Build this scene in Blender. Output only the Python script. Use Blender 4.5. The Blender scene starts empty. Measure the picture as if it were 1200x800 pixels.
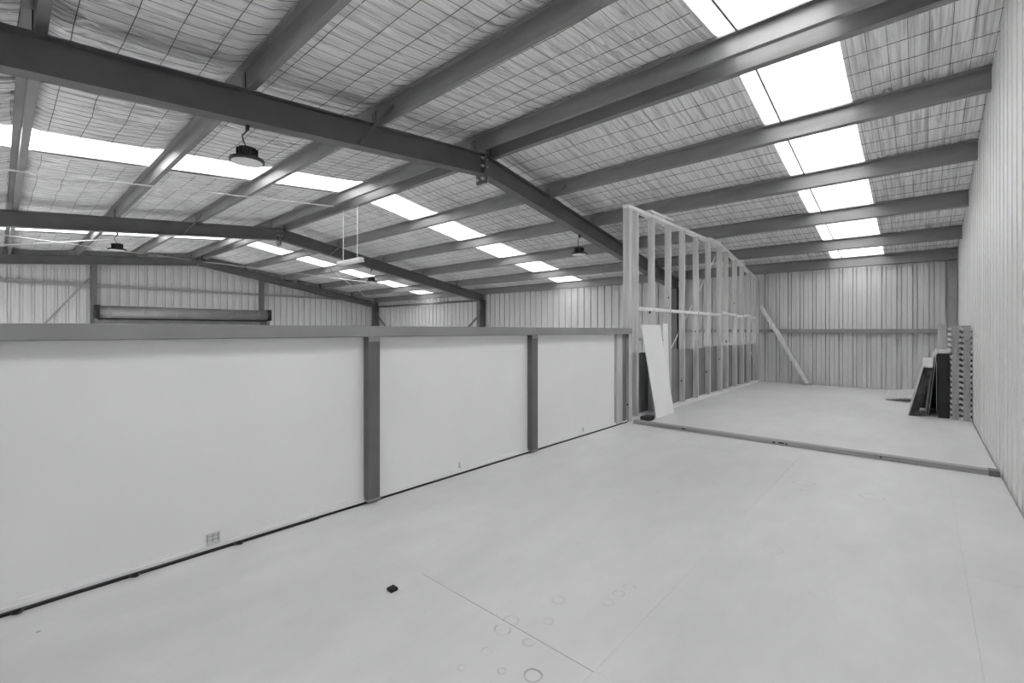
import bpy, math, random
import numpy as np
from mathutils import Vector, Matrix

random.seed(7)
rng = np.random.default_rng(7)
scene = bpy.context.scene
C = scene.collection

# ------------------------------------------------------------------ camera
F_PX, HORIZON, EYE = 538.0, 387.3, 1.25
YAW = math.atan2(481, 538)
cam_d = bpy.data.cameras.new('camera')
cam_d.sensor_width = 36.0
cam_d.lens = F_PX / 1200 * 36.0
cam_d.shift_y = -(400 - HORIZON) / 1200
cam_d.clip_start = 0.02
cam = bpy.data.objects.new('camera', cam_d)
C.objects.link(cam)
cam.location = (0, 0, EYE)
cam.rotation_euler = (math.pi / 2, 0, YAW)
scene.camera = cam

# ------------------------------------------------------------------ sky and exposure
world = bpy.data.worlds.new('overcast_sky')
scene.world = world
world.use_nodes = True
bg = world.node_tree.nodes['Background']
bg.inputs['Color'].default_value = (1, 1, 1, 1)
bg.inputs['Strength'].default_value = 7.2
vs = scene.view_settings
vs.view_transform = 'Standard'
vs.look = 'None'
vs.gamma = 1.0
vs.use_curve_mapping = False
vs.exposure = 0.06
scene.cycles.max_bounces = 14
scene.cycles.diffuse_bounces = 10
scene.cycles.transmission_bounces = 6
scene.cycles.use_denoising = True
scene.cycles.sample_clamp_indirect = 12.0

# ------------------------------------------------------------------ materials
MATS = {}
def material(name, base, rough=0.6, metal=0.0, var=0.0, scale=(1, 1, 1), detail=5, bump=0.0, bscale=None, spec=0.5,
             contrast=(0.3, 0.7)):
    m = bpy.data.materials.new(name)
    m.use_nodes = True
    nt = m.node_tree
    p = nt.nodes['Principled BSDF']
    p.inputs['Base Color'].default_value = (base, base, base, 1)
    p.inputs['Roughness'].default_value = rough
    p.inputs['Metallic'].default_value = metal
    p.inputs['Specular IOR Level'].default_value = spec
    geo = nt.nodes.new('ShaderNodeNewGeometry')
    def noise(sc, det):
        mp = nt.nodes.new('ShaderNodeMapping')
        mp.inputs['Scale'].default_value = sc
        nt.links.new(geo.outputs['Position'], mp.inputs['Vector'])
        n = nt.nodes.new('ShaderNodeTexNoise')
        n.inputs['Scale'].default_value = 1.0
        n.inputs['Detail'].default_value = det
        nt.links.new(mp.outputs['Vector'], n.inputs['Vector'])
        return n
    if var:
        n = noise(scale, detail)
        r = nt.nodes.new('ShaderNodeValToRGB')
        a, b = base * (1 - var), min(1, base * (1 + var))
        r.color_ramp.elements[0].position = contrast[0]
        r.color_ramp.elements[1].position = contrast[1]
        r.color_ramp.elements[0].color = (a, a, a, 1)
        r.color_ramp.elements[1].color = (b, b, b, 1)
        nt.links.new(n.outputs['Fac'], r.inputs['Fac'])
        nt.links.new(r.outputs['Color'], p.inputs['Base Color'])
    if bump:
        n = noise(bscale or scale, 4)
        b = nt.nodes.new('ShaderNodeBump')
        b.inputs['Strength'].default_value = bump
        b.inputs['Distance'].default_value = 0.01
        nt.links.new(n.outputs['Fac'], b.inputs['Height'])
        nt.links.new(b.outputs['Normal'], p.inputs['Normal'])
    MATS[name] = m
    return m

material('dark_steel', 0.15, 0.5, 0.0, 0.15, (3, 3, 3))
material('rail_steel', 0.27, 0.5, 0.0, 0.1, (3, 3, 3))
material('post_steel', 0.13, 0.5, 0.0, 0.1, (3, 3, 3))
material('purlin_steel', 0.25, 0.4, 0.25, 0.12, (2, 9, 9))
material('girt_steel', 0.30, 0.45, 0.3, 0.12, (3, 3, 3))
material('wall_steel', 0.62, 0.42, 0.0, 0.05, (6, 6, 0.8))
material('wall_steel_lit', 0.80, 0.42, 0.0, 0.04, (6, 6, 0.8))  # brighter copy of the wall steel, skylight on the right wall put into colour
material('foil', 0.93, 0.36, 0.4, 0.24, (46, 1.3, 1.3), 6, 1.0, (60, 2.5, 2.5), contrast=(.36, .56))  # dark colour streaks paint in wrinkle shade, along with grime
material('wire', 0.05, 0.6)
material('board_white', 0.83, 0.5, 0.0, 0.025, (1.5, 1.5, 1.0))
material('sheet_white', 0.86, 0.5, 0.0, 0.03, (2, 2, 2))
material('black', 0.012, 0.5)
material('black_mottled', 0.03, 0.6, 0.0, 0.9, (14, 14, 14))
material('pine', 0.52, 0.6, 0.0, 0.18, (22, 22, 1.3), 6)
material('pine_pale', 0.74, 0.6, 0.0, 0.10, (22, 22, 1.3), 6)
material('pine_flat', 0.34, 0.65, 0.0, 0.22, (1.3, 30, 30), 6)
material('pallet_wood', 0.34, 0.7, 0.0, 0.2, (30, 30, 3), 6)
material('pallet_wood_pale', 0.55, 0.7, 0.0, 0.2, (30, 30, 3), 6)
material('lower_sheet', 0.20, 0.6, 0.0, 0.15, (3, 3, 3))
material('lamp_body', 0.03, 0.4)
material('lamp_lens', 0.85, 0.3)
material('fixture_white', 0.75, 0.4)
material('chain', 0.62, 0.35, 0.3)
material('concrete', 0.60, 0.75, 0.0, 0.12, (0.8, 0.8, 0.8))
material('outer_steel', 0.45, 0.5)
material('bolt', 0.62, 0.35, 0.3)
material('drum_steel', 0.26, 0.45, 0.2, 0.1, (3, 3, 3))
material('strap', 0.60, 0.4, 0.2)
material('knot', 0.05, 0.8)

def skylight_material():
    m = bpy.data.materials.new('translucent_sheet')
    m.use_nodes = True
    nt = m.node_tree
    nt.nodes.clear()
    out = nt.nodes.new('ShaderNodeOutputMaterial')
    tr = nt.nodes.new('ShaderNodeBsdfTranslucent')
    df = nt.nodes.new('ShaderNodeBsdfDiffuse')
    mix = nt.nodes.new('ShaderNodeMixShader')
    geo = nt.nodes.new('ShaderNodeNewGeometry')
    mp = nt.nodes.new('ShaderNodeMapping')
    mp.inputs['Scale'].default_value = (5, 0.7, 0.7)
    n = nt.nodes.new('ShaderNodeTexNoise')
    n.inputs['Scale'].default_value = 1.0
    r = nt.nodes.new('ShaderNodeValToRGB')
    r.color_ramp.elements[0].color = (0.78, 0.78, 0.78, 1)
    r.color_ramp.elements[1].color = (0.92, 0.92, 0.92, 1)
    nt.links.new(geo.outputs['Position'], mp.inputs['Vector'])
    nt.links.new(mp.outputs['Vector'], n.inputs['Vector'])
    nt.links.new(n.outputs['Fac'], r.inputs['Fac'])
    nt.links.new(r.outputs['Color'], tr.inputs['Color'])
    df.inputs['Color'].default_value = (0.8, 0.8, 0.8, 1)
    mix.inputs['Fac'].default_value = 0.25
    nt.links.new(tr.outputs['BSDF'], mix.inputs[1])
    nt.links.new(df.outputs['BSDF'], mix.inputs[2])
    nt.links.new(mix.outputs['Shader'], out.inputs['Surface'])
    MATS['translucent_sheet'] = m
skylight_material()

def floor_material():
    """grey flooring sheet: cloudy wear, fine speckle and the ring-shaped stains left on it"""
    m = material('floor_board', 0.60, 0.42, 0.0, spec=0.4)
    nt = m.node_tree
    p = nt.nodes['Principled BSDF']
    geo = [n for n in nt.nodes if n.type == 'NEW_GEOMETRY'][0]
    def noise(sc, det, rough=0.5):
        mp = nt.nodes.new('ShaderNodeMapping')
        mp.inputs['Scale'].default_value = sc
        nt.links.new(geo.outputs['Position'], mp.inputs['Vector'])
        n = nt.nodes.new('ShaderNodeTexNoise')
        n.inputs['Scale'].default_value = 1.0
        n.inputs['Detail'].default_value = det
        n.inputs['Roughness'].default_value = rough
        nt.links.new(mp.outputs['Vector'], n.inputs['Vector'])
        return n.outputs['Fac']
    def math_(op, a, b=None, c=None):
        n = nt.nodes.new('ShaderNodeMath')
        n.operation = op
        for i, v in enumerate((a, b, c)):
            if v is None: continue
            if isinstance(v, (int, float)): n.inputs[i].default_value = v
            else: nt.links.new(v, n.inputs[i])
        return n.outputs[0]
    cloudy = noise((0.7, 0.35, 1), 5, 0.55)
    fine = noise((5, 2.2, 1), 6, 0.65)
    val = math_('MULTIPLY_ADD', cloudy, 0.40, 0.37)
    val = math_('MULTIPLY_ADD', fine, 0.17, val)
    sep = nt.nodes.new('ShaderNodeSeparateXYZ')
    nt.links.new(geo.outputs['Position'], sep.inputs[0])
    wob = noise((9, 9, 1), 2)
    brk = noise((14, 14, 1), 2)
    rings = [(-.72, 4.405, .075, .5), (-.282, 4.381, .075, .35), (-.641, 2.954, .055, .2), (-1.053, 1.293, .034, .85), (-1.31, 1.405, .035, .5),
             (-1.325, 1.475, .03, .3), (-1.271, 1.271, .022, .35), (-1.257, 1.733, .03, .28), (-1.082, 1.872, .026, .3), (-1.078, 1.968, .028, .28),
             (-1.063, 2.05, .024, .25), (-1.275, 1.146, .018, .35), (-1.155, 1.235, .02, .28), (-1.178, 1.42, .024, .25), (-1.2, 1.58, .022, .22),
             (-2.0, 5.0, .06, .22), (-1.52, 2.3, .03, .15), (-.35, 2.6, .05, .12), (-.95, 3.4, .05, .1)]
    total = None
    for x, y, r, s in rings:
        dx = math_('SUBTRACT', sep.outputs['X'], x)
        dy = math_('SUBTRACT', sep.outputs['Y'], y)
        d = math_('SQRT', math_('ADD', math_('MULTIPLY', dx, dx), math_('MULTIPLY', dy, dy)))
        d = math_('MULTIPLY_ADD', wob, 0.032, d)
        e = math_('ABSOLUTE', math_('SUBTRACT', d, r + 0.016))
        k = math_('MULTIPLY', math_('MAXIMUM', math_('MULTIPLY_ADD', e, -1 / 0.006, 1.0), 0.0), s)
        total = k if total is None else math_('MAXIMUM', total, k)
    brk2 = math_('MINIMUM', math_('MAXIMUM', math_('MULTIPLY_ADD', brk, 5.0, -1.9), 0.15), 1.0)
    total = math_('MULTIPLY', total, brk2)
    keep = math_('MULTIPLY_ADD', total, -0.75, 1.0)
    # scattered dark specks
    vor = nt.nodes.new('ShaderNodeTexVoronoi')
    vor.inputs['Scale'].default_value = 2.2
    nt.links.new(geo.outputs['Position'], vor.inputs['Vector'])
    spk = math_('LESS_THAN', vor.outputs['Distance'], 0.018)
    keep = math_('MULTIPLY', keep, math_('MULTIPLY_ADD', spk, -0.45, 1.0))
    val = math_('MULTIPLY', val, keep)
    comb = nt.nodes.new('ShaderNodeCombineXYZ')
    for i in range(3): nt.links.new(val, comb.inputs[i])
    nt.links.new(comb.outputs[0], p.inputs['Base Color'])
    rr = math_('MULTIPLY_ADD', fine, 0.25, 0.33)
    nt.links.new(rr, p.inputs['Roughness'])
floor_material()

# ------------------------------------------------------------------ mesh helpers
class MB:
    def __init__(s): s.v, s.f = [], []
    def add(s, verts, faces):
        n = len(s.v)
        s.v += [tuple(map(float, p)) for p in verts]
        s.f += [tuple(i + n for i in f) for f in faces]
        return s
    def box(s, x0, x1, y0, y1, z0, z1, M=None):
        v = [(x0, y0, z0), (x1, y0, z0), (x1, y1, z0), (x0, y1, z0), (x0, y0, z1), (x1, y0, z1), (x1, y1, z1), (x0, y1, z1)]
        if M is not None: v = [M @ Vector(p) for p in v]
        return s.add(v, [(0, 3, 2, 1), (4, 5, 6, 7), (0, 1, 5, 4), (1, 2, 6, 5), (2, 3, 7, 6), (3, 0, 4, 7)])
    def sweep(s, sections, close=True, caps=True):
        """sections: list of equally long rings of points"""
        k = len(sections[0]); v = [p for r in sections for p in r]; f = []
        for i in range(len(sections) - 1):
            for j in range(k if close else k - 1):
                a, b = i * k + j, i * k + (j + 1) % k
                f.append((a, b, b + k, a + k))
        if caps and close:
            f.append(tuple(range(k - 1, -1, -1)))
            f.append(tuple((len(sections) - 1) * k + j for j in range(k)))
        return s.add(v, f)
    def tube(s, pts, r, n=8, caps=True):
        pts = [Vector(p) for p in pts]
        rings = []
        for i, p in enumerate(pts):
            d = (pts[min(i + 1, len(pts) - 1)] - pts[max(i - 1, 0)]).normalized()
            up = Vector((0, 0, 1)) if abs(d.z) < 0.9 else Vector((1, 0, 0))
            a = d.cross(up).normalized(); b = a.cross(d)
            rr = r[i] if isinstance(r, (list, tuple)) else r
            rings.append([p + a * rr * math.cos(2 * math.pi * q / n) + b * rr * math.sin(2 * math.pi * q / n) for q in range(n)])
        return s.sweep(rings, True, caps)
    def bar(s, a, b, w, h, up=(0, 0, 1)):
        a, b = Vector(a), Vector(b); d = (b - a).normalized(); up = Vector(up)
        x = d.cross(up).normalized(); y = x.cross(d)
        rings = [[p + x * sx * w / 2 + y * sy * h / 2 for sx, sy in ((-1, -1), (1, -1), (1, 1), (-1, 1))] for p in (a, b)]
        return s.sweep(rings)
    def lathe(s, c, prof, n=20):
        rings = [[Vector((c[0] + r * math.cos(2 * math.pi * q / n), c[1] + r * math.sin(2 * math.pi * q / n), c[2] + z)) for q in range(n)] for r, z in prof]
        return s.sweep(rings)

ORIGIN = {}
def mesh_obj(name, mb, mat, parent=None, smooth=False, bevel=0.0):
    v = np.array(mb.v, dtype=float)
    lo, hi = v.min(0), v.max(0)
    o0 = np.array([(lo[0] + hi[0]) / 2, (lo[1] + hi[1]) / 2, lo[2]])
    me = bpy.data.meshes.new(name)
    me.from_pydata((v - o0).tolist(), [], mb.f)
    me.validate(); me.update()
    if smooth: me.shade_smooth()
    me.materials.append(MATS[mat])
    o = bpy.data.objects.new(name, me)
    C.objects.link(o)
    if parent is not None:
        o.parent = parent
        o.location = o0 - ORIGIN[parent.name]
    else:
        o.location = o0
    ORIGIN[o.name] = o0
    if bevel:
        b = o.modifiers.new('bevel', 'BEVEL'); b.width = bevel; b.segments = 1; b.limit_method = 'ANGLE'
    return o

def empty(name, loc):
    o = bpy.data.objects.new(name, None)
    o.empty_display_size = 0.2
    C.objects.link(o); o.location = loc
    ORIGIN[o.name] = np.array(loc, dtype=float)
    return o

def tag(o, label, cat=None, group=None, kind=None):
    o['label'] = label
    if cat: o['category'] = cat
    if group: o['group'] = group
    if kind: o['kind'] = kind
    return o

def thing(name, loc, label, cat, group=None):
    return tag(empty(name, loc), label, cat, group)
def structure(name, loc, label=None):
    o = empty(name, loc); o['kind'] = 'structure'
    if label: o['label'] = label
    return o
def shared(src, parent, loc, name=None):
    """another object with the same mesh, placed at a world position"""
    o = src.copy(); C.objects.link(o)
    o.name = name or src.name.split('.')[0]
    o.parent = parent
    o.location = np.array(loc, dtype=float) - (ORIGIN[parent.name] if parent is not None else 0)
    ORIGIN[o.name] = np.array(loc, dtype=float)
    return o

# ------------------------------------------------------------------ building dimensions
X_R, X_P1, X_P2, X_L = 0.515, -5.05, -12.70, -20.20        # right gable, two portal frames, left gable frame
Y_F, Y_RIDGE, Y_B = -3.0, 4.95, 12.60
Z_G = -3.0                                                  # ground floor under the mezzanine
S_F, S_B = 0.095, 0.174                                     # roof slopes, front and back
Z_APEX = 3.95                                               # top of the rafters at the ridge
X_RAIL = -3.0
PUR_F = [4.79, 3.12, 1.66, 0.20, -1.22, -2.75]
PUR_B = [5.12, 6.62, 8.14, 9.68, 11.20, 12.46]
PUR_H = 0.20
def z_raf(y): return Z_APEX - (S_B * (y - Y_RIDGE) if y > Y_RIDGE else S_F * (Y_RIDGE - y))
def z_roof(y): return z_raf(y) + PUR_H + 0.012
SKY = [(-1.50, -0.60), (-9.08, -8.08), (-16.65, -15.60)]

# ------------------------------------------------------------------ mezzanine floor: sheets with joints
fl = structure('floor', (-1.2, 4.5, 0), 'grey mezzanine floor of butted flooring sheets')
mesh_obj('floor_deck', MB().box(-3.10, 0.50, Y_F + .05, Y_B - 0.03, -0.20, -0.021), 'concrete', fl)
cols = [(-3.10, -1.915), (-1.915, -0.90), (-0.90, 0.165), (0.165, 0.502)]
rows = [[Y_F + .05, 1.455, 5.05, 8.65, Y_B - .03], [Y_F + .05, 1.455, 5.05, 8.65, Y_B - .03],
        [Y_F + .05, 1.46, 5.06, 8.66, Y_B - .03], [Y_F + .05, 3.315, 6.9, 10.5, Y_B - .03]]
for ci, (x0, x1) in enumerate(cols):
    for a, b in zip(rows[ci], rows[ci][1:]):
        g = 0.0035 if ci == 1 else 0.0006
        lift = (-0.0012, -0.0010, -0.0012, 0.0)[ci]
        mesh_obj('floor_sheet', MB().box(x0 + 0.0002, x1 - 0.0002, a + g / 2, b - g / 2, -0.021, lift), 'floor_board', fl)

gf = structure('floor_warehouse', (-10, 4.5, Z_G), 'concrete warehouse floor below the mezzanine')
mesh_obj('slab', MB().box(X_L - 1, X_R + .6, Y_F - 1, Y_B + 1, Z_G - .2, Z_G), 'concrete', gf)

# ------------------------------------------------------------------ steel clad walls
PITCH, RIB = 0.25, 0.055
PROFILE = [(0, 0), (.080, 0), (.086, .004), (.092, 0), (.165, 0), (.1655, .055), (.177, .055), (.1775, .022), (.235, .022), (.2355, .055), (.2495, .055), (.25, 0)]  # deep slots added at the rib edges so they shade to dark lines
def sheet_profile(n=3):
    pts = []
    for i in range(n):
        for s, d in PROFILE[:-1] if i < n - 1 else PROFILE:
            pts.append((i * PITCH + s, d * RIB if d == 1 else d))
    return pts
SP = sheet_profile()
def clad_sheet(s0, place, top, bottom):
    """one sheet starting at s0: place(s, d, z) -> point; top(s) -> z"""
    m = MB(); n = len(SP); v = []
    for s, d in SP:
        v.append(place(s0 + s, d, bottom))
    for s, d in SP:
        v.append(place(s0 + s, d, top(s0 + s)))
    return m.add(v, [(j, j + 1, n + j + 1, n + j) for j in range(n - 1)])

wb = structure('wall_back', (-10, Y_B, Z_G), 'ribbed steel clad side wall with girts')
s = X_L - 0.12
first = None
while s < X_R - 0.02:
    if first is None:
        first = mesh_obj('wall_sheet', clad_sheet(s, lambda a, d, z: (a, Y_B + d, z), lambda a: z_roof(Y_B) + .03, Z_G), 'wall_steel', wb)
        s_first = ORIGIN[first.name].copy(); s_start = s
    else:
        shared(first, wb, s_first + np.array([s - s_start, 0, 0]))
    s += 0.75
wl = structure('wall_left', (X_L - .1, 4.5, Z_G), 'ribbed steel clad gable wall above the roller door')
DOOR_Y0, DOOR_Y1, DOOR_Z = 2.12, 7.38, 1.95
s = Y_F
while s < Y_B:
    over = 2.2 < s < 7.3
    mesh_obj('wall_sheet', clad_sheet(s, lambda a, d, z: (X_L - .12 - d, a, z), lambda a: z_roof(a) + .04, DOOR_Z if over else Z_G), 'wall_steel', wl)
    s += 0.75
wr = structure('wall_right', (X_R, 4.5, Z_G), 'ribbed steel clad gable wall beside the mezzanine, skylight painted into its colour')
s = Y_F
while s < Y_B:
    mesh_obj('wall_sheet', clad_sheet(s, lambda a, d, z: (X_R + d * .3, a, z), lambda a: z_roof(a) + .02, Z_G), 'wall_steel_lit', wr)
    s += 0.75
wf = structure('wall_front', (-10, Y_F, Z_G), 'ribbed steel clad side wall with openings added behind the viewer for fill light')
OPEN = [(-19.0, -13.8, Z_G, 0.0), (-11.6, -6.3, Z_G, 0.0)]     # unseen doorways added to bring fill light to the ceiling
cuts = sorted({X_L - .12, X_R + .02} | {e for o in OPEN for e in o[:2]})
for a, b in zip(cuts, cuts[1:]):
    gap = [o for o in OPEN if o[0] <= a + .01 and o[1] >= b - .01]
    spans = [(Z_G, z_roof(Y_F) + .03)] if not gap else ([(Z_G, gap[0][2])] if gap[0][2] > Z_G else []) + [(gap[0][3], z_roof(Y_F) + .03)]
    for z0, z1 in spans:
        s = a
        while s < b - .01:
            n = [(p, d) for p, d in SP if s + p <= b + .001]
            m = MB(); k = len(n)
            if k < 2: break
            m.add([(s + p, Y_F - d, z0) for p, d in n] + [(s + p, Y_F - d, z1) for p, d in n], [(j, j + 1, k + j + 1, k + j) for j in range(k - 1)])
            mesh_obj('wall_sheet', m, 'wall_steel', wf)
            s += .75
ap = structure('ground_outside', (-10, Y_F - 8, Z_G), 'unseen concrete yard outside the added doorways')
mesh_obj('apron', MB().box(X_L - 12, X_R + 12, Y_F - 26, Y_F - 1.0, Z_G - .2, Z_G - .01), 'concrete', ap)  # unseen ground added to stop sky light coming from below the horizon

# ------------------------------------------------------------------ roof: foil blankets on wire mesh, translucent strips
ceil = structure('ceiling', (-10, Y_RIDGE, Z_APEX), 'foil faced insulation blanket roof lining on wire mesh')
def vnoise(x, y, dx, dy, seed):
    r = np.random.default_rng(seed)
    g = r.random((1024, 256))
    fx, fy = x / dx + 500, y / dy + 60
    ix, iy = np.floor(fx).astype(int), np.floor(fy).astype(int)
    tx, ty = fx - ix, fy - iy
    tx, ty = tx * tx * (3 - 2 * tx), ty * ty * (3 - 2 * ty)
    ix %= 1023; iy %= 255
    a = g[ix, iy] * (1 - tx) + g[ix + 1, iy] * tx
    b = g[ix, iy + 1] * (1 - tx) + g[ix + 1, iy + 1] * tx
    return a * (1 - ty) + b * ty
def sag(y, lines):
    """how far the lining hangs between purlins"""
    L = np.sort(np.array(lines + [Y_RIDGE, Y_B, Y_F]))
    i = np.clip(np.searchsorted(L, y) - 1, 0, len(L) - 2)
    w = L[i + 1] - L[i]
    t = np.clip((y - L[i]) / w, 0, 1)
    return np.minimum(w, 1.5) / 1.5 * 0.05 * (4 * t * (1 - t)) ** 0.6
ALLP = PUR_F + PUR_B
def free(y):
    """0 where the lining rests on a purlin flange, 1 between purlins"""
    d = np.min(np.abs(np.asarray(y)[..., None] - (np.array(ALLP) - .02)), -1)
    return np.clip((d - .078) / .06, 0, 1)
def z_roof_np(y): return np.where(y > Y_RIDGE, Z_APEX - S_B * (y - Y_RIDGE), Z_APEX - S_F * (Y_RIDGE - y)) + PUR_H + 0.012
segs = []
edges = [X_L - .14] + [e for a, b in reversed(SKY) for e in (a, b)] + [X_R + .03]
for i in range(0, len(edges), 2): segs.append((edges[i], edges[i + 1]))
for (xa, xb) in segs:
    n = max(1, round((xb - xa) / 1.35))
    for k in range(n):
        x0, x1 = xa + (xb - xa) * k / n, xa + (xb - xa) * (k + 1) / n
        near = x1 > -6
        for ya, yb, nm in ((Y_F - .02, Y_RIDGE, 'f'), (Y_RIDGE, Y_B + .03, 'b')):
            dx, dy = (0.0095, 0.07) if x1 > -10 else (0.022, 0.09)
            nx, ny = int((x1 - x0) / dx) + 2, int((yb - ya) / dy) + 2
            X, Y = np.meshgrid(np.linspace(x0, x1, nx), np.linspace(ya, yb, ny), indexing='ij')
            w = vnoise(X, Y, 0.045, 0.42, 3) + 0.6 * vnoise(X, Y, 0.11, 0.9, 4) + 0.35 * vnoise(X, Y, 0.022, 0.3, 5)
            fold = np.zeros_like(X)
            for sd, fx, fy, ex, dp in ((9, .10, .75, 9, .045), (10, .055, .5, 6, .028), (11, .16, 1.1, 14, .05), (12, .30, .30, 16, .03)):
                fold = np.maximum(fold, (1 - np.abs(vnoise(X, Y, fx, fy, sd) - .5) * 2) ** ex * dp)
            patch = vnoise(X, Y, 0.8, 0.6, 6)
            amp = 0.006 + 0.022 * patch
            edge = np.ones_like(X)
            for q in SKY:
                for e in q: edge = np.minimum(edge, np.clip(np.abs(X - e) / .18, 0, 1))
            Z = z_roof_np(Y) + free(Y) * (-sag(Y, ALLP) * (.35 + .65 * edge) + (w - .95) * amp * edge - .012) + edge * fold * (.35 + 1.1 * patch) * (1.35 if nm == 'f' else 1.0)
            m = MB()
            m.v = np.stack([X, Y, Z], -1).reshape(-1, 3).tolist()
            idx = np.arange(nx * ny).reshape(nx, ny)
            m.f = np.stack([idx[:-1, :-1], idx[:-1, 1:], idx[1:, 1:], idx[1:, :-1]], -1).reshape(-1, 4).tolist()
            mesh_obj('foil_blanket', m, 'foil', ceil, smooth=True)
# outer roof sheets that keep daylight out everywhere but at the translucent strips
for (xa, xb) in segs:
    for ya, yb in ((Y_F - .3, Y_RIDGE), (Y_RIDGE, Y_B + .3)):
        m = MB()
        v = []
        for x in (xa, xb):
            for y in (ya, yb):
                v.append((x, y, z_roof(y) + .04)); v.append((x, y, z_roof(y) + .06))
        m.add(v, [(0, 2, 6, 4), (1, 5, 7, 3), (0, 1, 3, 2), (4, 6, 7, 5), (0, 4, 5, 1), (2, 3, 7, 6)])
        mesh_obj('roof_sheet', m, 'outer_steel', ceil)
# support wires
for (xa, xb) in segs:
    for ya, yb in ((Y_F, Y_RIDGE), (Y_RIDGE, Y_B)):
        m = MB()
        ys = np.arange(ya, yb, 0.12); ys = np.append(ys, yb)
        zs = z_roof_np(ys) - free(ys) * (sag(ys, ALLP) + 0.014)
        x = xa + .05
        while x < xb:
            jx = x + (random.random() - .5) * .012
            r = 0.0017 if xb > -3 else 0.0011
            m.sweep([[(jx - r, y, z), (jx + r, y, z), (jx, y, z - r * 1.7)] for y, z in zip(ys, zs)], True, False)
            x += 0.15
        yy = ya + .1
        while yy < yb:
            z = float(z_roof_np(np.array([yy]))[0] - free(np.array([yy]))[0] * (sag(np.array([yy]), ALLP)[0] + 0.017))
            xs = np.arange(xa, xb + .001, (xb - xa) / max(2, round((xb - xa) / .5)))
            r = 0.0028 if xb > -3 else 0.0022
            sec = []
            for q in xs:
                jy = (random.random() - .5) * .03; jz = (random.random() - .5) * .008
                sec.append([(q, yy + jy - r, z + jz), (q, yy + jy + r, z + jz), (q, yy + jy, z + jz - r * 1.7)])
            m.sweep(sec, True, False)
            yy += 0.30
        o = mesh_obj('wire_mesh', m, 'wire', ceil); o['kind'] = 'stuff'
# translucent strips
for i, (xa, xb) in enumerate(SKY):
    win = structure('window_%d' % (i + 1), ((xa + xb) / 2, Y_RIDGE, Z_APEX), 'translucent roof sheeting strip letting daylight in')
    for ya, yb in ((Y_F - .3, Y_RIDGE), (Y_RIDGE, Y_B + .3)):
        prof = []
        n = 4; w = (xb - xa + .06) / n
        for k in range(n):
            b = xa - .03 + k * w
            prof += [(b, 0), (b + w * .72, 0), (b + w * .79, .02), (b + w * .93, .02)]
        prof.append((xb + .03, 0))
        m = MB()
        v = [(x, ya, z_roof(ya) + .006 + d) for x, d in prof] + [(x, yb, z_roof(yb) + .006 + d) for x, d in prof]
        k = len(prof)
        m.add(v, [(j, j + 1, k + j + 1, k + j) for j in range(k - 1)])
        mesh_obj('skylight_sheet', m, 'translucent_sheet', win)
    if i == 0:
        for a, b in zip(PUR_B, PUR_B[1:]):
            mesh_obj('lap_strip', MB().bar((-1.335, a + .1, z_roof(a + .1) - .02), (-1.325, b - .03, z_roof(b - .03) - .015), .018, .014), 'dark_steel', win)
        a, b = PUR_F[1], PUR_F[0]
        mesh_obj('lap_strip', MB().bar((-1.335, a + .1, z_roof(a + .1) - .02), (-1.325, b - .03, z_roof(b - .03) - .015), .018, .014), 'dark_steel', win)

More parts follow.
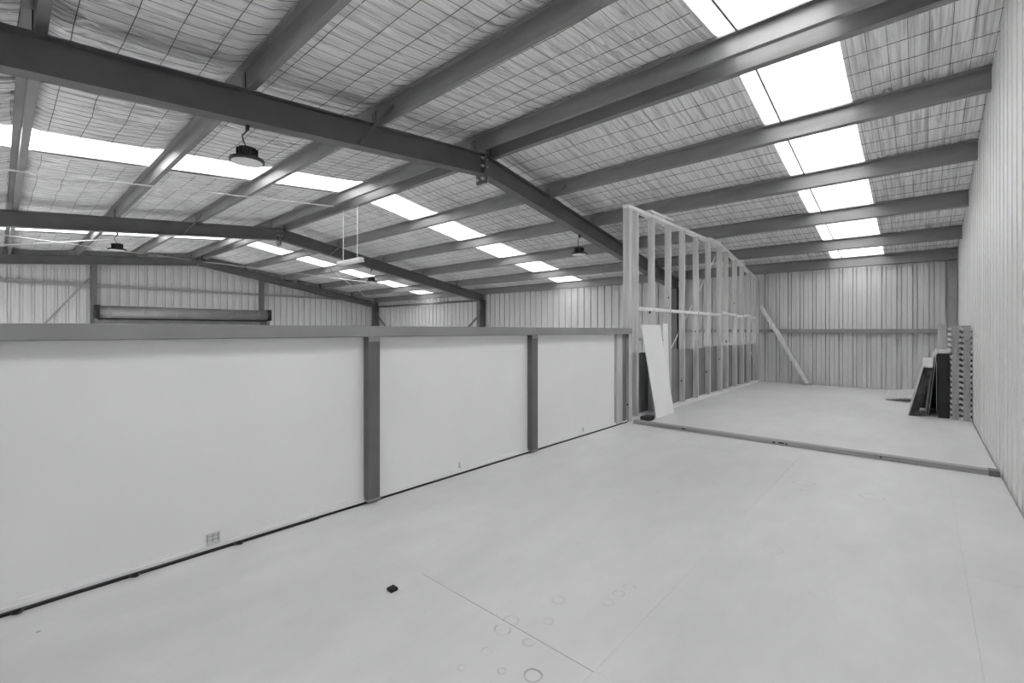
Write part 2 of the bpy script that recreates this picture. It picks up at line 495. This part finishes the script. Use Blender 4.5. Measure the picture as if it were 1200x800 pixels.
# ------------------------------------------------------------------ portal frames
def i_beam(m, p0, p1, depth, width, tf, tw, up):
    """p0, p1: centre of the top flange's upper face"""
    p0, p1, up = Vector(p0), Vector(p1), Vector(up).normalized()
    side = (p1 - p0).normalized().cross(up).normalized()
    def P(p, a, h): return p + side * a + up * h
    w, t, d = width / 2, tw / 2, depth
    prof = [(-w, 0), (w, 0), (w, -tf), (t, -tf), (t, -d + tf), (w, -d + tf), (w, -d), (-w, -d), (-w, -d + tf), (-t, -d + tf), (-t, -tf), (-w, -tf)]
    m.sweep([[P(p0, a, h) for a, h in prof], [P(p1, a, h) for a, h in prof]])
RD, RW = 0.31, 0.165
def portal(x, label, end=False):
    t = thing('portal_frame', (x, Y_RIDGE, Z_G), label, 'steel frame')
    d = RD if not end else .27
    ns, nb = Vector((0, -S_F, 1)).normalized(), Vector((0, S_B, 1)).normalized()
    m = MB(); i_beam(m, (x, Y_F + .02, z_raf(Y_F + .02)), (x, Y_RIDGE - .02, z_raf(Y_RIDGE - .02)), d, RW, .012, .008, (0, 0, 1)); mesh_obj('rafter', m, 'dark_steel', t)
    m = MB(); i_beam(m, (x, Y_RIDGE + .02, z_raf(Y_RIDGE + .02)), (x, Y_B - .02, z_raf(Y_B - .02)), d, RW, .012, .008, (0, 0, 1)); mesh_obj('rafter', m, 'dark_steel', t)
    for y0, yc in ((Y_B - .03, Y_B - .03 - RD / 2), (Y_F + .03, Y_F + .03 + RD / 2)):
        sg = 1 if y0 > 0 else -1
        m = MB(); i_beam(m, (x, y0, Z_G), (x, y0, z_raf(y0) - d * .6), RD, RW, .012, .008, (0, sg, 0)); mesh_obj('column', m, 'dark_steel', t)
    if not end:
        zt = z_raf(Y_RIDGE)
        for q in (-1, 1):
            ap = mesh_obj('apex_plate', MB().box(x - .1, x + .1, Y_RIDGE + (0 if q > 0 else -.022), Y_RIDGE + (.022 if q > 0 else 0), zt - d - .14, zt - .01), 'dark_steel', t)
            for bx in (-.062, .062):
                for bz in (-.07, -.19, -d - .075):
                    c = Vector((x + bx, Y_RIDGE + q * .022, zt + bz))
                    mesh_obj('bolt', MB().tube([c, c + Vector((0, q * .022, 0))], .022, 6).tube([c + Vector((0, q * .022, 0)), c + Vector((0, q * .05, 0))], .012, 8), 'bolt', ap)
        for y in (PUR_F[1], PUR_B[1]):
            sg = 1
            zb = z_raf(y) - d
            yb = y - .16 if y < Y_RIDGE else y - .14
            mesh_obj('fly_brace', MB().bar((x + .09, y - .30, z_raf(y - .30) - d + .01), (x + .42, y - .012, z_raf(y) + .13), .045, .006, (0, 1, .4)), 'dark_steel', t)
    for y in ALLP[:-1]:
        if y < -2: continue
        mesh_obj('purlin_cleat', MB().box(x - .045, x + .045, y - .032, y - .024, z_raf(y) - .002, z_raf(y) + .17), 'dark_steel', t)
    return t
portal(X_P1, 'dark steel portal frame with bolted apex plates nearest the mezzanine balustrade')
portal(X_P2, 'dark steel portal frame between the balustrade and the roller door wall')
portal(X_L + .04, 'dark steel gable frame against the roller door wall', True)

# ------------------------------------------------------------------ purlins: lipped Z sections
def purlin_mesh(y, x0, x1, h=PUR_H, fl_=0.07):
    sl = -S_B if y > Y_RIDGE else S_F
    z0 = z_raf(y) + .004
    lip, t = .018, .004
    prof = [(0, 0), (fl_, 0), (fl_, lip), (fl_ - t, lip), (fl_ - t, t), (t, t), (t, h), (-fl_, h), (-fl_, h - lip), (-fl_ + t, h - lip), (-fl_ + t, h - t), (0, h - t)]
    m = MB()
    def P(x): return [(x, y - .02 + a, z0 + b + sl * (a - .02)) for a, b in prof]
    m.sweep([P(x0), P(x1)])
    return m
bays = [(X_P1, X_R + .01, 'over the mezzanine'), (X_P2, X_P1, 'between the portal frames'), (X_L - .1, X_P2, 'over the roller door bay')]
for x0, x1, where in bays:
    for y in PUR_F + PUR_B:
        nth = ('first', 'second', 'third', 'fourth', 'fifth')
        if y < -2: kind, grp = 'front eave purlin', 'front eave purlins'
        elif y == PUR_B[-1]: kind, grp = 'eave purlin along the back wall', 'back eave purlins'
        elif y == PUR_F[0]: kind, grp = 'front one of the twin ridge purlins', 'ridge purlins'
        elif y == PUR_B[0]: kind, grp = 'back one of the twin ridge purlins', 'ridge purlins'
        elif y < Y_RIDGE: kind, grp = nth[PUR_F.index(y) - 1] + ' below the ridge on the front slope', 'front slope purlins'
        else: kind, grp = nth[PUR_B.index(y) - 1] + ' below the ridge on the back slope', 'back slope purlins'
        o = mesh_obj('purlin', purlin_mesh(y, x0 + .002, x1 - .002), 'purlin_steel')
        tag(o, 'grey purlin, %s, %s' % (kind, where), 'purlin', grp)

# ------------------------------------------------------------------ girts and wall framing
def girt(x0, x1, y0, y1, z, label, group=None, h=.075, d=.10):
    """horizontal C section with its web on top of a flange that faces the room"""
    m = MB()
    if abs(x1 - x0) > abs(y1 - y0):
        yi = y0
        m.box(x0, x1, yi - d, yi, z + h - .004, z + h).box(x0, x1, yi - d, yi - d + .004, z, z + h - .004).box(x0, x1, yi - d, yi - d + .05, z - .003, z)
    else:
        xi = x0
        m.box(xi, xi + d, y0, y1, z + h - .004, z + h).box(xi + d - .004, xi + d, y0, y1, z, z + h - .004).box(xi + d - .05, xi + d, y0, y1, z - .003, z)
    return tag(mesh_obj('girt', m, 'girt_steel'), label, 'girt', group)
girt(X_P1 + .09, X_R - .142, Y_B - .002, Y_B - .002, 1.21, 'grey steel girt along the back wall behind the stud frames')
girt(X_P2 + .09, X_P1 - .09, Y_B - .002, Y_B - .002, 0.95, 'grey steel girt along the back wall in the middle bay')
girt(X_L + .15, X_P2 - .09, Y_B - .002, Y_B - .002, 0.95, 'grey steel girt along the back wall beside the roller door bay')
YM0, YM1 = 2.08, 7.20
girt(X_L - .118, X_L - .118, Y_F + .03, YM0 - .09, 2.69, 'grey steel gable girt on the front side of the roller door')
girt(X_L - .118, X_L - .118, YM0 + .09, YM1 - .09, 2.69, 'grey steel gable girt above the roller door')
girt(X_L - .118, X_L - .118, YM1 + .09, Y_B - .32, 2.69, 'grey steel gable girt between the roller door and the back corner')
for y, w in ((YM0, 'at the brace side of the roller door'), (YM1, 'at the back side of the roller door')):
    m = MB(); i_beam(m, (X_L - .115, y, Z_G), (X_L - .115, y, z_raf(y) - .26), .16, .15, .01, .008, (-1, 0, 0))
    tag(mesh_obj('gable_mullion', m, 'dark_steel'), 'dark steel gable mullion %s' % w, 'column')
tag(mesh_obj('corner_post', MB().box(X_R - .14, X_R - .012, Y_B - .20, Y_B - .012, -0.0, z_raf(Y_B)), 'girt_steel'), 'grey steel post in the back corner behind the upright pallets', 'column')

# eave strut and knee braces in the roller door bay
t = tag(mesh_obj('eave_strut', MB().tube([(X_L + .12, Y_B - .14, 2.42), (X_P2 - .09, Y_B - .14, 2.42)], .045, 10), 'dark_steel', smooth=True), 'dark steel pipe strut along the back wall under the eave', 'strut')
for xa, xb, w in ((X_L + .13, X_L + 1.5, 'from the corner column'), (X_P2 - .1, X_P2 - 1.5, 'from the portal column')):
    tag(mesh_obj('wall_brace', MB().bar((xa, Y_B - .08, 1.95), (xb, Y_B - .08, 0.9), .05, .05, (0, 1, 0)), 'dark_steel'), 'dark diagonal wall brace running down %s' % w, 'brace')
tag(mesh_obj('wall_brace', MB().bar((X_L - .0, 2.0, 3.0), (X_L - .0, -.45, -.6), .05, .02, (1, 0, 0)), 'girt_steel'), 'thin grey diagonal flat brace on the roller door wall', 'brace')

# roof bracing rods in the roller door bay
for k, (a, b, w) in enumerate([((X_P2 - .1, Y_RIDGE + .2), (X_L + .1, Y_B - .3), 'from the portal ridge down to the back corner'),
                               ((X_P2 - .1, Y_B - .3), (X_L + .1, Y_RIDGE + .2), 'from the portal eave up to the gable ridge'),
                               ((X_P2 - .1, Y_RIDGE - .2), (X_L + .1, Y_F + .4), 'from the portal ridge down to the front corner'),
                               ((X_P2 - .1, Y_F + .4), (X_L + .1, Y_RIDGE - .2), 'from the front eave up to the gable ridge')]):
    dz = .06 + .02 * (k % 2)
    tag(mesh_obj('bracing_rod', MB().tube([(a[0], a[1], z_raf(a[1]) - dz), (b[0], b[1], z_raf(b[1]) - dz)], .012, 6), 'strap'), 'thin pale roof bracing rod %s' % w, 'rod')
tag(mesh_obj('conduit', MB().tube([(-9.42, Y_F + .1, z_raf(Y_F + .1) - .02), (-9.42, PUR_F[0], z_raf(PUR_F[0]) - .02)], .013, 8), 'strap'), 'thin pale conduit under the front roof slope beside a skylight', 'conduit')

# ------------------------------------------------------------------ roller door
rd = structure('door_1', (X_L, 4.75, Z_G), 'grey roller door with its curtain wound on a drum under the gable')
zc, xc, r = 1.87, X_L + .22, .20
m = MB().tube([(xc, DOOR_Y0 + .06, zc), (xc, DOOR_Y1 - .08, zc)], r, 28)
mesh_obj('drum', m, 'drum_steel', rd, smooth=True)
for y in np.arange(DOOR_Y0 + .3, DOOR_Y1 - .1, .9):
    mesh_obj('drum_band', MB().tube([(xc, y, zc), (xc, y + .03, zc)], r + .004, 28), 'girt_steel', rd)
m = MB()
z = zc - .12
while z > Z_G + .02:
    z2 = max(z - .075, Z_G + .01)
    m.box(X_L - .02, X_L + .0, DOOR_Y0 - .02, DOOR_Y1 + .14, z2 + .006, z); m.box(X_L - .015, X_L - .008, DOOR_Y0 - .02, DOOR_Y1 + .14, z2, z2 + .006)
    z = z2
mesh_obj('curtain', m, 'girt_steel', rd)
mesh_obj('bottom_lip', MB().box(X_L + .02, X_L + .20, DOOR_Y0 + .05, DOOR_Y1 - .05, zc - r - .05, zc - r - .01), 'black', rd)
for y in (DOOR_Y0 - .05, DOOR_Y1 - .06):
    b = mesh_obj('bracket', MB().box(X_L - .02, X_L + .44, y, y + .10, zc - .22, zc + .22), 'black', rd)
    mesh_obj('axle_cap', MB().tube([(xc, y - .05, zc), (xc, y + .15, zc)], .05, 12), 'dark_steel', b)
    mesh_obj('guide', MB().box(X_L - .03, X_L + .05, y + .02, y + .09, Z_G, zc - .22), 'girt_steel', rd)

# ------------------------------------------------------------------ balustrade wall beside the void
XB = -3.02                       # room face of the boards
YP_END = 5.72
par = structure('wall_parapet', (X_RAIL, 2.5, 0), 'half height wall of white boards between dark steel posts along the mezzanine edge')
posts = [-2.0, -0.06, 1.765, 3.615]
mesh_obj('top_rail', MB().box(X_RAIL - .11, X_RAIL + .05, Y_F + .1, YP_END + .05, 1.205, 1.283), 'rail_steel', par, bevel=.004)
def board(y0, y1):
    mesh_obj('board', MB().box(XB - .018, XB, y0, y1, 0.03, 1.203), 'board_white', par)
for y in posts:
    if -0.5 < y < 0: continue
    m = MB()
    # C channel: web toward the room, flanges back to the boards
    m.box(X_RAIL + .034, X_RAIL + .040, y, y + .095, .035, 1.204)
    m.box(XB - .02, X_RAIL + .034, y, y + .006, .035, 1.204).box(XB - .02, X_RAIL + .034, y + .089, y + .095, .035, 1.204)
    po = mesh_obj('post', m, 'post_steel', par)
    mesh_obj('base_plate', MB().box(X_RAIL - .02, X_RAIL + .042, y - .005, y + .10, .020, .035), 'girt_steel', po)
    mesh_obj('weld_gusset', MB().box(X_RAIL + .0405, X_RAIL + .0445, y + .005, y + .09, 1.17, 1.204), 'rail_steel', po)
for y0, y1 in ((Y_F + .1, -.62), (-.618, 1.80), (1.84, 3.68), (3.69, 5.40)):
    board(y0, y1)
mesh_obj('kick_strip', MB().box(XB - .001, XB + .006, Y_F + .1, 5.70, .030, .048), 'board_white', par)
mesh_obj('base_channel', MB().box(XB - .02, XB + .03, Y_F + .1, 1.42, .0, .012), 'black', par)
mesh_obj('base_channel', MB().box(XB - .02, XB + .022, 1.42, YP_END, .0, .010), 'black', par)
mesh_obj('skirting_lip', MB().box(XB - .02, XB + .014, Y_F + .1, YP_END, .0125, .030), 'board_white', par)
pe = mesh_obj('end_stud', MB().box(XB - .06, XB + .03, 5.415, 5.56, 0.02, 1.204), 'pine', par)
mesh_obj('end_post', MB().box(XB - .06, XB + .012, 5.58, 5.69, 0.0, 1.204), 'dark_steel', par)
# outer cladding of the same wall on the void side
mesh_obj('outer_board', MB().box(XB - .12, XB - .105, Y_F + .1, YP_END, -.25, 1.203), 'lower_sheet', par)
# saddle clips on the base channel
for y in (0.055, 0.46, 0.935):
    m = MB()
    pts = [(XB + .028 + .05 * math.sin(a), y + .018 * math.cos(a), .008 + .010 * math.sin(a)) for a in np.linspace(0, math.pi, 11)]
    m.tube(pts, .005, 6)
    mesh_obj('saddle_clip', m, 'black', par)
# small fittings on the boards
g = empty('wall_plate', (XB, .815, .05)); tag(g, 'small square grille plate low on the largest white board', 'wall plate')
mesh_obj('plate', MB().box(XB + .0065, XB + .010, .78, .85, .032, .098), 'wall_steel', g)
for k in range(3):
    mesh_obj('bar', MB().box(XB + .010, XB + .0115, .784 + .027 * k, .788 + .027 * k, .048, .094), 'girt_steel', g)
for k in range(2):
    mesh_obj('bar', MB().box(XB + .010, XB + .0115, .783, .846, .062 + .02 * k, .065 + .02 * k), 'girt_steel', g)
for y, z, w in ((2.68, .05, 'on the middle white board'), (4.64, .05, 'on the short white board beside the timber post')):
    tag(mesh_obj('clip', MB().box(XB + .0005, XB + .006, y, y + .014, z, z + .05).box(XB + .006, XB + .012, y + .002, y + .012, z, z + .014), 'pallet_wood_pale'), 'small upright grey clip low %s' % w, 'clip')

# ------------------------------------------------------------------ timber stud frames
XS0, XS1 = X_RAIL - .09, X_RAIL
def knots(parent, x, y, z0, z1, n, face='y'):
    for _ in range(n):
        z = random.uniform(z0, z1)
        px = random.uniform(XS0 + .02, XS1 - .02)
        c = Vector((px, y - .0005, z)); rr = random.uniform(.011, .019)
        m = MB().add([c + Vector((rr * math.cos(a), 0, 1.3 * rr * math.sin(a))) for a in np.linspace(0, 2 * math.pi, 10, endpoint=False)], [tuple(range(10))])
        mesh_obj('knot', m, 'knot', parent)
def stud(parent, y, z0, ztop, w=.045):
    m = MB()
    v = [(XS0, y, z0), (XS1, y, z0), (XS1, y + w, z0), (XS0, y + w, z0), (XS0, y, ztop(y)), (XS1, y, ztop(y)), (XS1, y + w, ztop(y + w)), (XS0, y + w, ztop(y + w))]
    m.add(v, [(0, 3, 2, 1), (4, 5, 6, 7), (0, 1, 5, 4), (1, 2, 6, 5), (2, 3, 7, 6), (3, 0, 4, 7)])
    o = mesh_obj('stud', m, 'pine', parent)
    knots(o, 0, y, z0 + .2, ztop(y) - .2, random.choice((0, 1, 1, 2)))
    return o
YA, YM, YZ = 5.76, 9.68, 12.50
Z1 = 2.985
def top2(y): return Z1 - (y - YM) * (Z1 - 2.52) / (YZ - YM)
fa = thing('stud_frame', (X_RAIL - .045, (YA + YM) / 2, 0), 'tall timber stud frame with a level top plate beside the white boards', 'stud frame')
mesh_obj('top_plate', MB().box(XS0, XS1, YA, YM - .002, Z1 - .045, Z1), 'pine_pale', fa)
mesh_obj('bottom_plate', MB().box(XS0, XS1, YA + .09, YM - .002, 0.0, .045), 'pine_pale', fa)
sA = [5.76, 5.81, 6.01, 6.535, 7.14, 7.72, 8.35, 8.98]
for y in sA:
    w = .045
    stud(fa, y, .0452 if y > 5.8 else 0.0, lambda q: Z1 - .0452, w)
stud(fa, 9.63, .0452, lambda q: Z1 - .0452)
for a, b in zip(sA[2:], sA[3:] + [9.63]):
    mesh_obj('nogging', MB().box(XS0, XS1, a + .0455, b - .0005, 1.545, 1.590), 'pine_pale', fa)
mesh_obj('packer', MB().box(XS0, XS1, 6.45, 7.28, Z1 + .03, Z1 + .06), 'pine_pale', fa)
mesh_obj('packer', MB().box(XS0 + .01, XS1, 6.55, 6.95, Z1 + .0005, Z1 + .03), 'pine', fa)
mesh_obj('packer', MB().box(XS0, XS1, 8.98, 9.62, Z1 + .0005, Z1 + .035), 'pine_pale', fa)
mesh_obj('diagonal_strap', MB().bar((XS0 - .004, 6.9, .55), (XS0 - .004, 9.6, 2.75), .035, .002, (1, 0, 0)), 'strap', fa)

fb = thing('stud_frame', (X_RAIL - .045, (YM + YZ) / 2, 0), 'timber stud frame with a sloping top plate reaching the back wall', 'stud frame')
m = MB()
v = []
for y in (YM, YZ):
    for x in (XS0, XS1):
        v += [(x, y, top2(y) - .045), (x, y, top2(y))]
m.add(v, [(0, 1, 3, 2), (4, 6, 7, 5), (0, 4, 5, 1), (2, 3, 7, 6), (1, 5, 7, 3), (0, 2, 6, 4)])
mesh_obj('top_plate', m, 'pine_pale', fb)
mesh_obj('bottom_plate', MB().box(XS0, XS1, YM, YZ, 0.0, .045), 'pine_pale', fb)
sB = [9.682, 10.045, 10.64, 11.17, 11.72, 12.25, 12.45]
for y in sB: stud(fb, y, .0452, lambda q: top2(q) - .0452)
for k, (a, b) in enumerate(zip(sB, sB[1:-1])):
    z = (1.60, 1.575, 1.545, 1.575, 1.54)[k]
    mesh_obj('nogging', MB().box(XS0, XS1, a + .0455, b - .0005, z, z + .045), 'pine_pale', fb)
mesh_obj('diagonal_strap', MB().bar((XS0 - .004, 9.8, 2.7), (XS0 - .004, 12.3, .6), .035, .002, (1, 0, 0)), 'strap', fb)

# sheeting fixed on the void side, low down between the studs
for k, (a, b) in enumerate(((5.76, 6.98), (6.985, 8.18), (8.185, 9.38), (9.385, 10.58), (10.585, 12.5))):
    tag(mesh_obj('barrier_sheet', MB().box(XS0 - .022, XS0 - .006, a, b, 0.0, .925 + .012 * (k % 2)), 'lower_sheet'),
        'grey barrier sheet fixed low across the back of the timber studs', 'barrier sheet', 'low barrier sheets behind the studs')

# diagonal timber prop in the back corner
pr = thing('timber_prop', (-1.95, Y_B - .17, 0), 'pale diagonal timber prop from the stud frame down to the floor by the back wall', 'timber prop')
mesh_obj('beam', MB().bar((-2.945, Y_B - .17, 1.85), (-1.97, Y_B - .17, .045), .09, .045, (0, 1, 0)), 'pine_pale', pr)
mesh_obj('cleat', MB().bar((-2.60, Y_B - .208, 1.26), (-2.42, Y_B - .208, .93), .09, .03, (0, 1, 0)), 'pine_pale', pr)
mesh_obj('foot', MB().box(-2.10, -1.90, Y_B - .26, Y_B - .13, 0, .035), 'pine', pr)

# leaning white sheets
def leaning(name, corners, thick, mat):
    """corners: bottom near, bottom far, top far, top near"""
    c = [Vector(p) for p in corners]
    n = (c[1] - c[0]).cross(c[3] - c[0]).normalized()
    m = MB().add([p for p in c] + [p + n * thick for p in c], [(0, 1, 2, 3), (7, 6, 5, 4), (0, 4, 5, 1), (1, 5, 6, 2), (2, 6, 7, 3), (3, 7, 4, 0)])
    return mesh_obj(name, m, mat)
tag(leaning('wall_sheet_offcut', [(-2.83, 6.24, .001), (-2.83, 6.86, .001), (-2.975, 6.68, 1.335), (-2.975, 6.06, 1.335)], .012, 'sheet_white'),
    'white sheet leaning against the timber stud frame', 'sheet')
tag(leaning('wall_sheet_offcut', [(-2.955, 6.86, .001), (-2.93, 6.97, .001), (-2.96, 6.93, 1.36), (-2.985, 6.82, 1.36)], .012, 'sheet_white'),
    'narrow white strip standing behind the leaning white sheet', 'sheet')
tag(mesh_obj('timber_offcut', MB().box(-2.93, -2.80, 5.95, 6.13, 0, .06), 'black_mottled', bevel=.006), 'dark timber offcut on the floor behind the leaning white sheet', 'offcut')

# timber plate left on the floor
tp = thing('timber_plate', (-1.2, 5.73, 0), 'long knotty timber plate lying across the mezzanine floor', 'timber plate')
pl = mesh_obj('plate_length', MB().box(-2.90, -.36, 5.69, 5.78, 0.0, .045), 'pine_flat', tp)
pl2 = mesh_obj('plate_length', MB().box(-.358, .425, 5.69, 5.78, 0.0, .045), 'pine_flat', tp)
tag(mesh_obj('end_block', MB().box(.427, .492, 5.675, 5.79, 0.0, .047), 'dark_steel', tp), 'dark end block')
for x, w in ((-2.22, .03), (-1.22, .018), (-1.15, .035), (-1.10, .012), (-.30, .012)):
    z = random.uniform(.015, .03)
    mesh_obj('knot', MB().add([(x + w * math.cos(a), 5.6895, z + .009 * math.sin(a)) for a in np.linspace(0, 2 * math.pi, 10, endpoint=False)], [tuple(range(10))]), 'knot', pl if x < -.36 else pl2)

# ------------------------------------------------------------------ pallets and panels in the right corner
def pallet(x0, x1, y0, y1, z1, label):
    """a pallet stood on edge: bearers show their faces, deck boards their ends"""
    t = thing('pallet', ((x0 + x1) / 2, (y0 + y1) / 2, 0), label, 'pallet', 'pallets stood on edge by the right wall')
    b = .020
    for y in (y0, (y0 + y1) / 2 - .02, y1 - .04):
        mesh_obj('bearer', MB().box(x0 + b, x1 - b, y, y + .04, 0, z1), 'pallet_wood', t)
    n = 17; p = z1 / n
    src = [None, None]
    for k in range(n):
        for q, (xa, xb) in enumerate(((x0, x0 + b), (x1 - b, x1))):
            mesh_obj('deck_board', MB().box(xa, xb, y0 + .002, y1, k * p + .004, k * p + p * .58), 'pallet_wood_pale', t)
    return t
pallet(.292, .402, 8.93, 9.93, 1.33, 'upright slatted pallet standing on edge beside the black box')
pallet(.404, .512, 8.90, 9.90, 1.32, 'upright slatted pallet standing on edge tight against the right wall')
t = thing('pallet', (.235, 10.1, 0), 'upright pallet with vertical boards standing behind the black box', 'pallet', 'pallets stood on edge by the right wall')
for k in range(4):
    mesh_obj('deck_board', MB().box(.185 + k * .026, .185 + k * .026 + .021, 9.97, 9.99, 0, 1.36), 'pallet_wood_pale', t)
for z in (.05, .62, 1.26):
    mesh_obj('bearer', MB().box(.186, .286, 9.992, 10.09, z, z + .09), 'pallet_wood', t)
for k in range(4):
    mesh_obj('deck_board', MB().box(.185 + k * .026, .185 + k * .026 + .021, 10.092, 10.112, 0, 1.36), 'pallet_wood_pale', t)

def hexa(near, far):
    """solid between a near and a far quad (each: foot left, foot right, head right, head left)"""
    v = [Vector(p) for p in near] + [Vector(p) for p in far]
    return MB().add(v, [(0, 1, 2, 3), (7, 6, 5, 4), (0, 4, 5, 1), (1, 5, 6, 2), (2, 6, 7, 3), (3, 7, 4, 0)])
def lean_panel(xf, xh, th, zh, y0, y1, rise, mat_core, mat_edge, label, name='leaning_panel'):
    t = thing(name, (xf, (y0 + y1) / 2, 0), label, 'panel')
    def quad(y, a, b, ztop, z0=0.001, z1=None):
        f0, h0 = xf + a, xh + a
        f1, h1 = xf + b, xh + b
        return [(f0, y, z0), (f1, y, z0), (h1, y, ztop), (h0, y, ztop)]
    mesh_obj('core', hexa(quad(y0, .012, th, zh - .02), quad(y1, .012, th, zh + rise - .02)), mat_core, t)
    mesh_obj('face_sheet', hexa(quad(y0, 0, .0115, zh), quad(y1, 0, .0115, zh + rise)), mat_edge, t)
    n0, f0 = quad(y0, .012, th, zh), quad(y1, .012, th, zh + rise)
    def head(q, z): return [(q[3][0], q[3][1], z - .0195), (q[2][0], q[2][1], z - .0195), (q[2][0], q[2][1], z), (q[3][0], q[3][1], z)]
    mesh_obj('head_rail', hexa(head(n0, zh), head(f0, zh + rise)), mat_edge, t)
lean_panel(-.16, .005, .105, .735, 8.95, 9.75, .09, 'black_mottled', 'pallet_wood_pale', 'dark mottled panel with a pale head leaning in front of the black box')
lean_panel(.035, .12, .02, .885, 9.20, 9.95, .04, 'black_mottled', 'pallet_wood_pale', 'thin lower board leaning between the dark mottled panel and the black box')
lean_panel(.06, .145, .02, .925, 9.18, 9.95, .04, 'black_mottled', 'pallet_wood_pale', 'thin taller board leaning against the black box')
bx = thing('black_box', (.2, 9.4, 0), 'black wrapped box with a pale lid standing against the upright pallet', 'box')
mesh_obj('body', MB().box(.170, .285, 9.0, 9.94, 0, .925), 'black', bx)
mesh_obj('lid', MB().box(.168, .288, 8.98, 9.95, .9255, .955), 'pallet_wood_pale', bx)
tag(mesh_obj('gap_filler', hexa([(-.04, 9.965, 0), (.166, 9.965, 0), (.166, 9.965, .68), (.065, 9.965, .68)], [(-.04, 9.985, 0), (.166, 9.985, 0), (.166, 9.985, .68), (.065, 9.985, .68)]), 'black'), 'black filler added to darken the gap behind the leaning boards', 'sheet')  # black filler added so the gap between the boards stays dark
c = [(-.50, 10.72, .004), (-.14, 10.50, .07), (-.10, 11.5, .13), (-.47, 11.72, .06)]
tag(leaning('loose_board', c, .022, 'pallet_wood_pale'), 'pale loose board tilted on the floor beside the dark leaning panel', 'board')

# small block on the floor
tag(mesh_obj('floor_block', MB().box(-1.925, -1.885, 1.245, 1.285, -.001, .014), 'black', bevel=.003), 'small black square block lying on the floor', 'block')

# ------------------------------------------------------------------ lamps
def highbay(x, y, ztop, zbody, label, r=.16):
    t = thing('highbay_lamp', (x, y, zbody), label, 'lamp')
    mesh_obj('housing', MB().lathe((x, y, zbody), [(.05, .13), (.075, .13), (.08, .09), (.08, .035), (r * .95, .022), (r, .012), (r, -.008), (r * .9, -.012)], 28), 'lamp_body', t, smooth=False)
    for k in range(12):
        a = 2 * math.pi * k / 12
        d = Vector((math.cos(a), math.sin(a), 0)); c = Vector((x, y, zbody + .08))
        mesh_obj('fin', MB().bar(c + d * .07, c + d * .10, .006, .085), 'lamp_body', t)
    mesh_obj('lens', MB().lathe((x, y, zbody), [(r * .88, -.010), (r * .88, -.014), (r * .4, -.018), (.01, -.019)], 28), 'lamp_lens', t)
    z0 = zbody + .13
    pts = [(x, y, z0), (x - .005, y - .03, z0 + (ztop - z0) * .25), (x, y - .045, z0 + (ztop - z0) * .5), (x, y - .005, z0 + (ztop - z0) * .75), (x, y, ztop)]
    mesh_obj('hook_cable', MB().tube(pts, .007, 6), 'lamp_body', t)
    mesh_obj('clamp', MB().box(x - .015, x + .03, y - .012, y + .012, ztop - .05, ztop), 'black', t)
for x, nm in ((X_P1, 'nearest the white balustrade'), (X_P2, 'nearer the roller door')):
    for y, w in ((1.68, 'front'), (7.72, 'back')):
        zt = z_raf(y) - RD - .001
        highbay(x - .055, y, zt, zt - (.36 if w == 'front' else .38), 'black high bay lamp under the %s rafter %s' % (w, nm))
fx = thing('fluorescent_fixture', (-9.3, 5.06, 2.70), 'white twin tube fluorescent fixture hanging on chains under the ridge', 'lamp')
x0, x1 = -9.80, -8.84
mesh_obj('body', MB().box(x0, x1, 5.06, 5.17, 2.74, 2.80), 'fixture_white', fx, bevel=.006)
for y in (5.07, 5.16):
    mesh_obj('tube_lamp', MB().tube([(x0 + .03, y, 2.722), (x1 - .03, y, 2.722)], .014, 10), 'fixture_white', fx, smooth=True)
for x in (x0, x1 - .03):
    mesh_obj('lamp_holder', MB().box(x, x + .03, 5.05, 5.18, 2.705, 2.74), 'fixture_white', fx)
for x in (x0 + .18, x1 - .18):
    mesh_obj('chain', MB().tube([(x, 5.12, 2.80), (x, 5.12, z_raf(5.12) + .004)], .010, 6), 'chain', fx)
